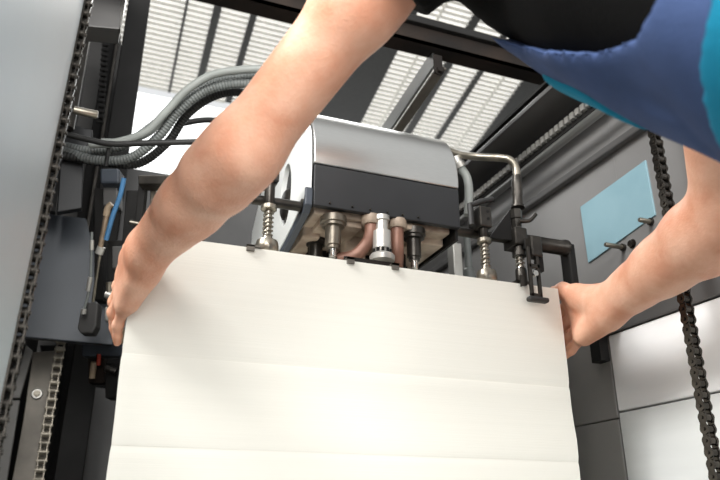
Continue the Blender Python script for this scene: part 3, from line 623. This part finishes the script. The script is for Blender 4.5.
def nets(f, lo, hi, h, N=20):
    """surface nets over blocks of N cells; f(points, block centre, block radius)"""
    lo = np.array(lo); n = np.ceil((np.array(hi)-lo)/h).astype(int)+1; n = ((n+N-1)//N)*N
    G = n+2
    key = lambda i, j, k: (i*G[1]+j)*G[2]+k
    ids, pos, quads = [], [], []
    ax = np.arange(-1, N+1)
    I, J, K = np.meshgrid(ax, ax, ax, indexing='ij'); loc = np.stack([I.ravel(), J.ravel(), K.ravel()], 1)
    rad = h*N*.87+h*2
    for bi in range(0, n[0], N):
        for bj in range(0, n[1], N):
            for bk in range(0, n[2], N):
                base = np.array([bi, bj, bk]); c = lo+(base+N/2)*h
                if abs(f(c[None], c, rad)[0]) > rad*1.6: continue
                D = f(lo+(base+loc)*h, c, rad).reshape(N+2, N+2, N+2)
                if D.min() > 0 or D.max() < 0: continue
                # cells owned: local 1..N  (cell c spans point c..c+1, c in 1..N)
                c8 = [(a, b, e) for a in (0, 1) for b in (0, 1) for e in (0, 1)]
                v8 = [D[1+a:N+1+a, 1+b:N+1+b, 1+e:N+1+e] for a, b, e in c8]
                sg = [v < 0 for v in v8]; s = sum(x.astype(int) for x in sg); act = (s > 0) & (s < 8)
                ci = np.argwhere(act)
                if len(ci):
                    vals = np.stack([v[act] for v in v8], 1); acc = np.zeros((len(ci), 3)); cnt = np.zeros(len(ci))
                    C8 = np.array(c8, float)
                    for p in range(8):
                        for q in range(p+1, 8):
                            if abs(C8[p]-C8[q]).sum() != 1: continue
                            a, b = vals[:, p], vals[:, q]; m = (a < 0) != (b < 0)
                            t = np.where(m, a/np.where(a == b, 1, a-b), 0)
                            acc += np.where(m[:, None], C8[p]+(C8[q]-C8[p])*t[:, None], 0); cnt += m
                    g = ci+base; ids.append(key(g[:, 0], g[:, 1], g[:, 2])); pos.append(lo+(g+acc/cnt[:, None])*h)
                # edges from owned points (local 1..N) in three directions
                for ax_ in range(3):
                    A = D[1:N+1, 1:N+1, 1:N+1]; sl = [slice(1, N+1)]*3; sl[ax_] = slice(2, N+2); Bv = D[tuple(sl)]
                    m = (A < 0) != (Bv < 0); e = np.argwhere(m)
                    if not len(e): continue
                    up = A[m] < 0; g = e+base; o1, o2 = [(1, 2), (2, 0), (0, 1)][ax_]
                    def cell(d1, d2):
                        q = g.copy(); q[:, o1] -= d1; q[:, o2] -= d2; return key(q[:, 0], q[:, 1], q[:, 2])
                    Q = np.stack([cell(0, 0), cell(1, 0), cell(1, 1), cell(0, 1)], 1)
                    Q[~up] = Q[~up][:, ::-1]; quads.append(Q)
    # the first owned index is shifted by one: points/cells use local-1+... (consistent for both)
    ids = np.concatenate(ids); pos = np.concatenate(pos); quads = np.concatenate(quads)
    o = np.argsort(ids); ids = ids[o]; pos = pos[o]
    ix = np.searchsorted(ids, quads); ix = np.clip(ix, 0, len(ids)-1); ok = (ids[ix] == quads).all(1)
    return pos, ix[ok]
def smooth_mesh(pos, q, it=2, lam=.5):
    for _ in range(it):
        acc = np.zeros_like(pos); cnt = np.zeros(len(pos))
        for k in range(4):
            a, b = q[:, k], q[:, (k+1) % 4]
            np.add.at(acc, a, pos[b]); np.add.at(cnt, a, 1); np.add.at(acc, b, pos[a]); np.add.at(cnt, b, 1)
        pos = pos+lam*(acc/np.maximum(cnt, 1)[:, None]-pos)
    return pos
def net_obj(name, f, lo, hi, h, m, parent, it=2):
    pos, q = nets(f, lo, hi, h); pos = smooth_mesh(pos, q, it)
    me = bpy.data.meshes.new(name); me.from_pydata(pos.tolist(), [], q.tolist()); me.materials.append(M[m])
    for p in me.polygons: p.use_smooth = True
    o = bpy.data.objects.new(name, me); COL.objects.link(o)
    if parent: o.parent = parent
    if parent and parent.type == 'EMPTY': o.matrix_parent_inverse = Matrix.Translation(-Vector(parent.location))
    return o
Zr = lambda p: (p[0], p[1], p[2]+CZ)
def cn(a, b, r1, r2): return cone(Zr(a), Zr(b), r1, r2)
def sub(a, b, t): return tuple(x+(y-x)*t for x, y in zip(a, b))
def add(a, b, s=1): return tuple(x+y*s for x, y in zip(a, b))
TX = .475
Hh = (TX, .12, .17); uu = (0, .63, .777); nn = (0, .777, -.63)
Rm = np.array([[1, 0, 0], list(nn), list(uu)])
def tp(s, w=0, x=0): return add(add((Hh[0]+x, Hh[1], Hh[2]), uu, s), nn, w)
def te(s, w, x, r): return elli(Zr(tp(s, w, x)), r, Rm)
LS, LE, LW = (.258, .479, .580), (.124, .692, .388), (.0465, .894, .332)
RS, RE, RW = (.652, .486, .572), (.786, .630, .392), (.784, .893, .337)
NB = tp(.53, -.03); HC = (TX, .60, .875)
torso = (.05, .07, [te(.0, -.01, 0, (.165, .115, .13)), te(.17, .0, 0, (.152, .108, .19)), te(.36, .0, 0, (.168, .118, .19)), te(.43, .025, -.075, (.082, .068, .09)), te(.43, .025, .075, (.082, .068, .09)),
    cn(LS, tp(.52, -.02), .055, .06), cn(RS, tp(.52, -.02), .055, .06)])
neck = (.03, .03, [cn(tp(.5, -.03), sub(NB, HC, .6), .062, .056)])
def arm(Sh, E, W, pw, side, k=1.0, ku=1.0):
    fd = np.array(W)-np.array(E); mid = sub(E, W, .22)
    out = np.cross(fd/np.linalg.norm(fd), np.array([0, 0, 1.])); out = tuple(out*side)
    return [(.04, .03, [cn(Sh, sub(Sh, E, .35), .052*ku, .0455*ku), cn(sub(Sh, E, .3), E, .0465*ku, .0435*ku)]),
            (.03, .025, [cn(E, mid, .044*ku, .0455*ku), cn(mid, sub(E, W, .55), .0455*ku, .036*k), cn(sub(E, W, .5), sub(E, W, .8), .037*k, .027*k),
                         cn(add(sub(E, W, .75), pw, .008), add(W, pw, .0105), .023*k, .019*k), cn(add(sub(E, W, .75), pw, -.008), add(W, pw, -.0105), .023*k, .019*k)])]
def hand(W, pw, mcp, pip, tip, thumb, heel, s=1.0, out=(-.82, -.5, -.25)):
    fill = cn(add(W, out, .005), add(sub(W, mcp[1], .5), out, .004), .0165, .0145)
    """mcp/pip/tip: index, middle, ring, little"""
    rr = [.0100, .0104, .0098, .0088]; palm = [fill]; groups = []
    for i in range(4):
        root = add(W, pw, (-.013, -.005, .005, .013)[i])
        palm.append(cn(root, mcp[i], .0185*s, .0132*s))
        palm.append(cn(sub(root, mcp[i], .45), sub(mcp[i], mcp[(i+1) if i < 3 else 2], .5), .0165*s, .0118*s))
    for a, b, r1, r2 in heel: palm.append(cn(a, b, r1, r2))
    groups.append((.026, .012, palm))
    for i in range(4):
        root = add(W, pw, (-.013, -.005, .005, .013)[i]); groups.append((.005, .003, [cn(add(sub(root, mcp[i], .25), out, .0135*s), add(mcp[i], out, .0105*s), .0026, .0034)]))
    for i in range(4):
        r = rr[i]*s; dip = sub(pip[i], tip[i], .52)
        mid = tuple(np.array(dip)+(np.array(pip[i])-np.array(mcp[i]))*.06)
        groups.append((.0045, .003, [cn(mcp[i], mcp[i], r*1.22, r*1.22), cn(mcp[i], pip[i], r*1.08, r*.98), cn(pip[i], pip[i], r*1.06, r*1.06), cn(pip[i], mid, r*.95, r*.88), cn(mid, tip[i], r*.9, r*.76)]))
    a, b, c, d = thumb
    groups.append((.02, .008, [cn(a, b, .019*s, .0135*s), cn(b, c, .0125*s, .0112*s), cn(c, c, .0122*s, .0122*s), cn(c, d, .0112*s, .009*s)]))
    return groups
pwL = tuple(np.array((.12, -.41, -.9))/np.linalg.norm((.12, -.41, -.9)))
handL = hand(LW, pwL,
    [(.026, 1.002, .342), (.025, .997, .324), (.025, .986, .300), (.029, .969, .274)],
    [(.0185, 1.040, .326), (.0165, 1.034, .300), (.0165, 1.018, .280), (.0245, .995, .256)],
    [(.029, 1.076,   .304), (.029, 1.073, .270), (.028, 1.052, .248), (.0275, 1.023, .238)],
    [(.046, .918, .346), (.034, .966, .354), (.029, .998, .370), (.029, 1.028, .382)],
    [((.050, .908, .315), (.0495, .920, .310), .0165, .0165), ((.0495, .920, .310), (.035, .957, .277), .0165, .0118), ((.044, .908, .338), (.030, .965, .343), .016, .012)], .9)
pwR = tuple(np.array((.0, -.2, -.95))/np.linalg.norm((.0, -.2, -.95)))
handR = hand(RW, pwR,
    [(.790, .992, .372), (.796, .990, .351), (.796, .984, .328), (.790, .976, .306)],
    [(.788, 1.032, .362), (.792, 1.032, .336), (.791, 1.024, .310), (.786, 1.006, .288)],
    [(.768, 1.066, .346), (.769, 1.07, .318), (.769, 1.058, .290), (.768, 1.036, .268)],
    [(.782, .918, .356), (.772, .955, .378), (.770, .988, .392), (.770, 1.015, .398)],
    [((.782, .905, .318), (.783, .965, .302), .021, .0165), ((.780, .915, .35), (.782, .965, .366), .020, .016)], 1.06, (.82, -.5, -.25))
fz = np.array([0, .93, -.37]); fu = np.array([0, .37, .93])
def hp(x, f, u): return tuple(np.array(HC)+np.array([x, 0, 0])+fz*f+fu*u)
Rh = np.array([[1, 0, 0], fz, fu])
def he(x, f, u, r): return elli(Zr(hp(x, f, u)), r, Rh)
head = (.02, .02, [he(0, -.012, .025, (.077, .098, .098)), he(0, .035, -.055, (.055, .062, .065)), he(0, .07, -.09, (.026, .024, .022)), he(0, .055, .04, (.055, .045, .04))])
face = (.008, .006, [cn(hp(0, .092, .012), hp(0, .112, -.026), .008, .013), cn(hp(-.012, .100, -.03), hp(.012, .100, -.03), .009, .009),
    he(-.079, -.005, -.01, (.012, .02, .032)), he(.079, -.005, -.01, (.012, .02, .032)), cn(hp(-.018, .094, -.062), hp(.018, .094, -.062), .007, .007),
    cn(hp(-.045, .085, .03), hp(-.015, .094, .03), .007, .008), cn(hp(.045, .085, .03), hp(.015, .094, .03), .007, .008)])
LH, RH_ = add(tp(-.02), (-.09, 0, -.02)), add(tp(-.02), (.09, 0, -.02))
LK, RK = (TX-.11, .14, -.36), (TX+.11, .10, -.36)
LA, RA = (TX-.12, .05, -.76), (TX+.12, .0, -.76)
legs = (.05, .04, [cn(LH, LK, .085, .058), cn(RH_, RK, .085, .058), cn(LK, LA, .056, .04), cn(RK, RA, .056, .04)])
body_groups = [torso, neck, head, face, legs]+arm(LS, LE, LW, pwL, 1, 1.0, .9)+handL+arm(RS, RE, RW, pwR, -1, 1.13, 1.15)+handR
lo, hi = (-.05, -.12, .05), (1.0, 1.12, CZ+1.05)
person = thing('person', (TX, .1, 0), 'person in black shirt and blue bib overalls leaning over to hold the paper pile', 'person')
def fbody(P, c, r): return group_sdf(body_groups, P, c, r)
body = net_obj('body', fbody, lo, hi, .0032, 'skin', person, 2)
for s in (-1, 1):
    bm = bmesh.new(); c = Vector(Zr(hp(s*.032, .078, .008))); bmesh.ops.create_uvsphere(bm, u_segments=16, v_segments=10, radius=.0125, matrix=Matrix.Translation(c)); e = mkobj('eye', bm, 'eye', body)
    bm = bmesh.new(); c2 = Vector(Zr(hp(s*.032, .0885, .007))); bmesh.ops.create_uvsphere(bm, u_segments=12, v_segments=8, radius=.0045, matrix=Matrix.Translation(c2)); mkobj('iris', bm, 'iris', e)
bm = bmesh.new(); tube(bm, spline([Vector(Zr(hp(-.022, .099, -.062))), Vector(Zr(hp(0, .104, -.060))), Vector(Zr(hp(.022, .099, -.062)))], 6), .0038); mkobj('mouth', bm, 'lips', body)
def fhair(P, c, r):
    q = (P-V(*Zr(HC)))@Rh.T; d = group_sdf([head], P)-.010+.002*np.sin(q[:, 0]*180)*np.sin(q[:, 1]*150+q[:, 2]*90)
    return np.maximum(d, np.maximum(q[:, 1]*.8-q[:, 2]-.01, .0-q[:, 2]+np.maximum(q[:, 1], -.05)*1.0-.06))
net_obj('hair', fhair, V(*Zr(HC))-.14, V(*Zr(HC))+.15, .005, 'hair', body, 1)
# clothes: shells around the body that end at hems
def tcoord(P):
    q = (P-V(*Zr(Hh)))@Rm.T; return q[:, 0], q[:, 1], q[:, 2]          # x, forward, up along the spine
def folds(x, w, s, a): return a*(np.sin(s*42+x*18)*np.sin(x*26-w*30+1.3)+.6*np.sin(s*23-w*50+2))
shirt_groups = [torso, (.03, .03, [cn(tp(.5, -.03), sub(NB, HC, .18), .066, .064)]), (.05, .03, [elli(Zr((.379, .486, .558)), (.072, .054, .072))])]
def armt(P, A, E): a = V(*Zr(A)); e = V(*Zr(E)); return (P-a)@(e-a)/((e-a)@(e-a)), np.linalg.norm(e-a)
slv = [(LS, LE, .24, cn(LS, sub(LS, LE, .40), .072, .064)), (RS, RE, .40, cn(RS, sub(RS, RE, .50), .072, .070))]
def fshirt(P, c, r):
    x, w, s = tcoord(P); d = group_sdf(shirt_groups, P)-.003
    for A, E, cut, pr in slv:
        t, L = armt(P, A, E); d = smin(d, np.maximum(sd(pr, P), (t-cut)*L), .02)
    d = d+folds(x, w, s, .0014)
    return np.maximum(d, np.maximum(.05-s, (s-.60)))
base_groups = [torso, shirt_groups[2]]
net_obj('shirt', fshirt, lo, hi, .006, 'black_cloth', person, 4)
leg_loose = (.05, .05, [cn(LH, LK, .105, .085), cn(RH_, RK, .105, .085), cn(LK, add(LA, (0, 0, 0.0)), .085, .075), cn(RK, RA, .085, .075)])
def stop(x, w):
    return np.interp(w, [-.14, -.08, -.03, .02, .047, .073, .083, .092, .11, .13], [.40, .34, .22, .21, .225, .285, .32, .36, .48, .60])
def foverall(P, c, r):
    x, w, s = tcoord(P); d = smin(group_sdf(base_groups, P)-.0125, group_sdf([leg_loose], P), .06)+folds(x, w, s, .0035)
    strap = np.maximum(np.abs(np.abs(x)-.085)-.022, s-.62)
    top = s-stop(x, w)
    wide = np.where(s > .40, np.abs(x)-.175, -1)
    d1 = np.maximum(d, np.maximum(top, wide))
    d2 = np.maximum(np.maximum(group_sdf([torso], P)-.0125, strap), -(s-.2))
    return np.maximum(np.minimum(d1, d2), .10-P[:, 2])
ov = net_obj('overalls', foverall, lo, hi, .005, 'blue_cloth', person, 7)
def fside(P, c, r):
    x, w, s = tcoord(P); d = group_sdf([torso], P)-.0165+folds(x, w, s, .0035)
    return np.maximum(np.maximum(d, np.abs(w-.025)-.085), np.maximum(s-.160, -.02-s))
net_obj('side_panel', fside, lo, hi, .005, 'teal_cloth', ov, 8)
def fpocket(P, c, r):
    x, w, s = tcoord(P); d = group_sdf(base_groups, P)-.018+folds(x, w, s, .002)
    return np.maximum(np.maximum(d, np.abs(x+.06)-.04), np.maximum(np.abs(s-.37)-.05, .1-w))
net_obj('bib_pocket', fpocket, lo, hi, .005, 'teal_cloth', ov, 8)
for a in (LA, RA):
    c = Vector(Zr(a)); t = bpy.data.objects.new('shoe', None)
    def fshoe(P, cc, r, c=c):
        d = smin(sd(cone((c.x, c.y-.02, .05), (c.x, c.y+.15, .035), .045, .042), P), sd(cone((c.x, c.y, .05), (c.x, c.y, .13), .05, .052), P), .03)
        return np.maximum(d, .004-P[:, 2])
    net_obj('shoe', fshoe, (c.x-.08, c.y-.1, -.02), (c.x+.08, c.y+.23, .2), .006, 'shoe', person, 2)

# ------------------------------------------------------------------ light
w = bpy.data.worlds.new('world'); S.world = w; w.use_nodes = True
bg = w.node_tree.nodes['Background']; bg.inputs['Color'].default_value = (.97, .985, 1, 1); bg.inputs['Strength'].default_value = .75
def area(name, loc, target, sx, sy, power, col=(1, 1, 1)):
    l = bpy.data.lights.new(name, 'AREA'); l.shape = 'RECTANGLE'; l.size = sx; l.size_y = sy; l.energy = power; l.color = col
    o = bpy.data.objects.new(name, l); COL.objects.link(o); o.location = loc
    o.rotation_euler = (Vector(target)-Vector(loc)).to_track_quat('-Z', 'Y').to_euler(); return o
area('hall_fill_light', (-1.2, -2.1, 2.4), (.4, 1.0, 1.2), 2.2, 1.6, 115, (1, .985, .96))  # unseen soft key added behind the camera, upper left; no window there
area('hall_fill_light', (-.3, -3.0, 1.75), (.4, 1.0, 1.2), 3.5, 2.2, 105, (1, .99, .97))  # broad low fill added behind the camera, no window modelled
area('left_fill_light', (-1.9, .3, 3.25), (.25, .97, 1.15), 1.1, 1.1, 110, (1, .99, .97))  # added unseen light, brightens hand and forearm from the upper left
area('roof_light', (.8, 3.6, 4.6), (.5, 1.1, 1.3), 2.5, 1.5, 60, (1, 1, .98))
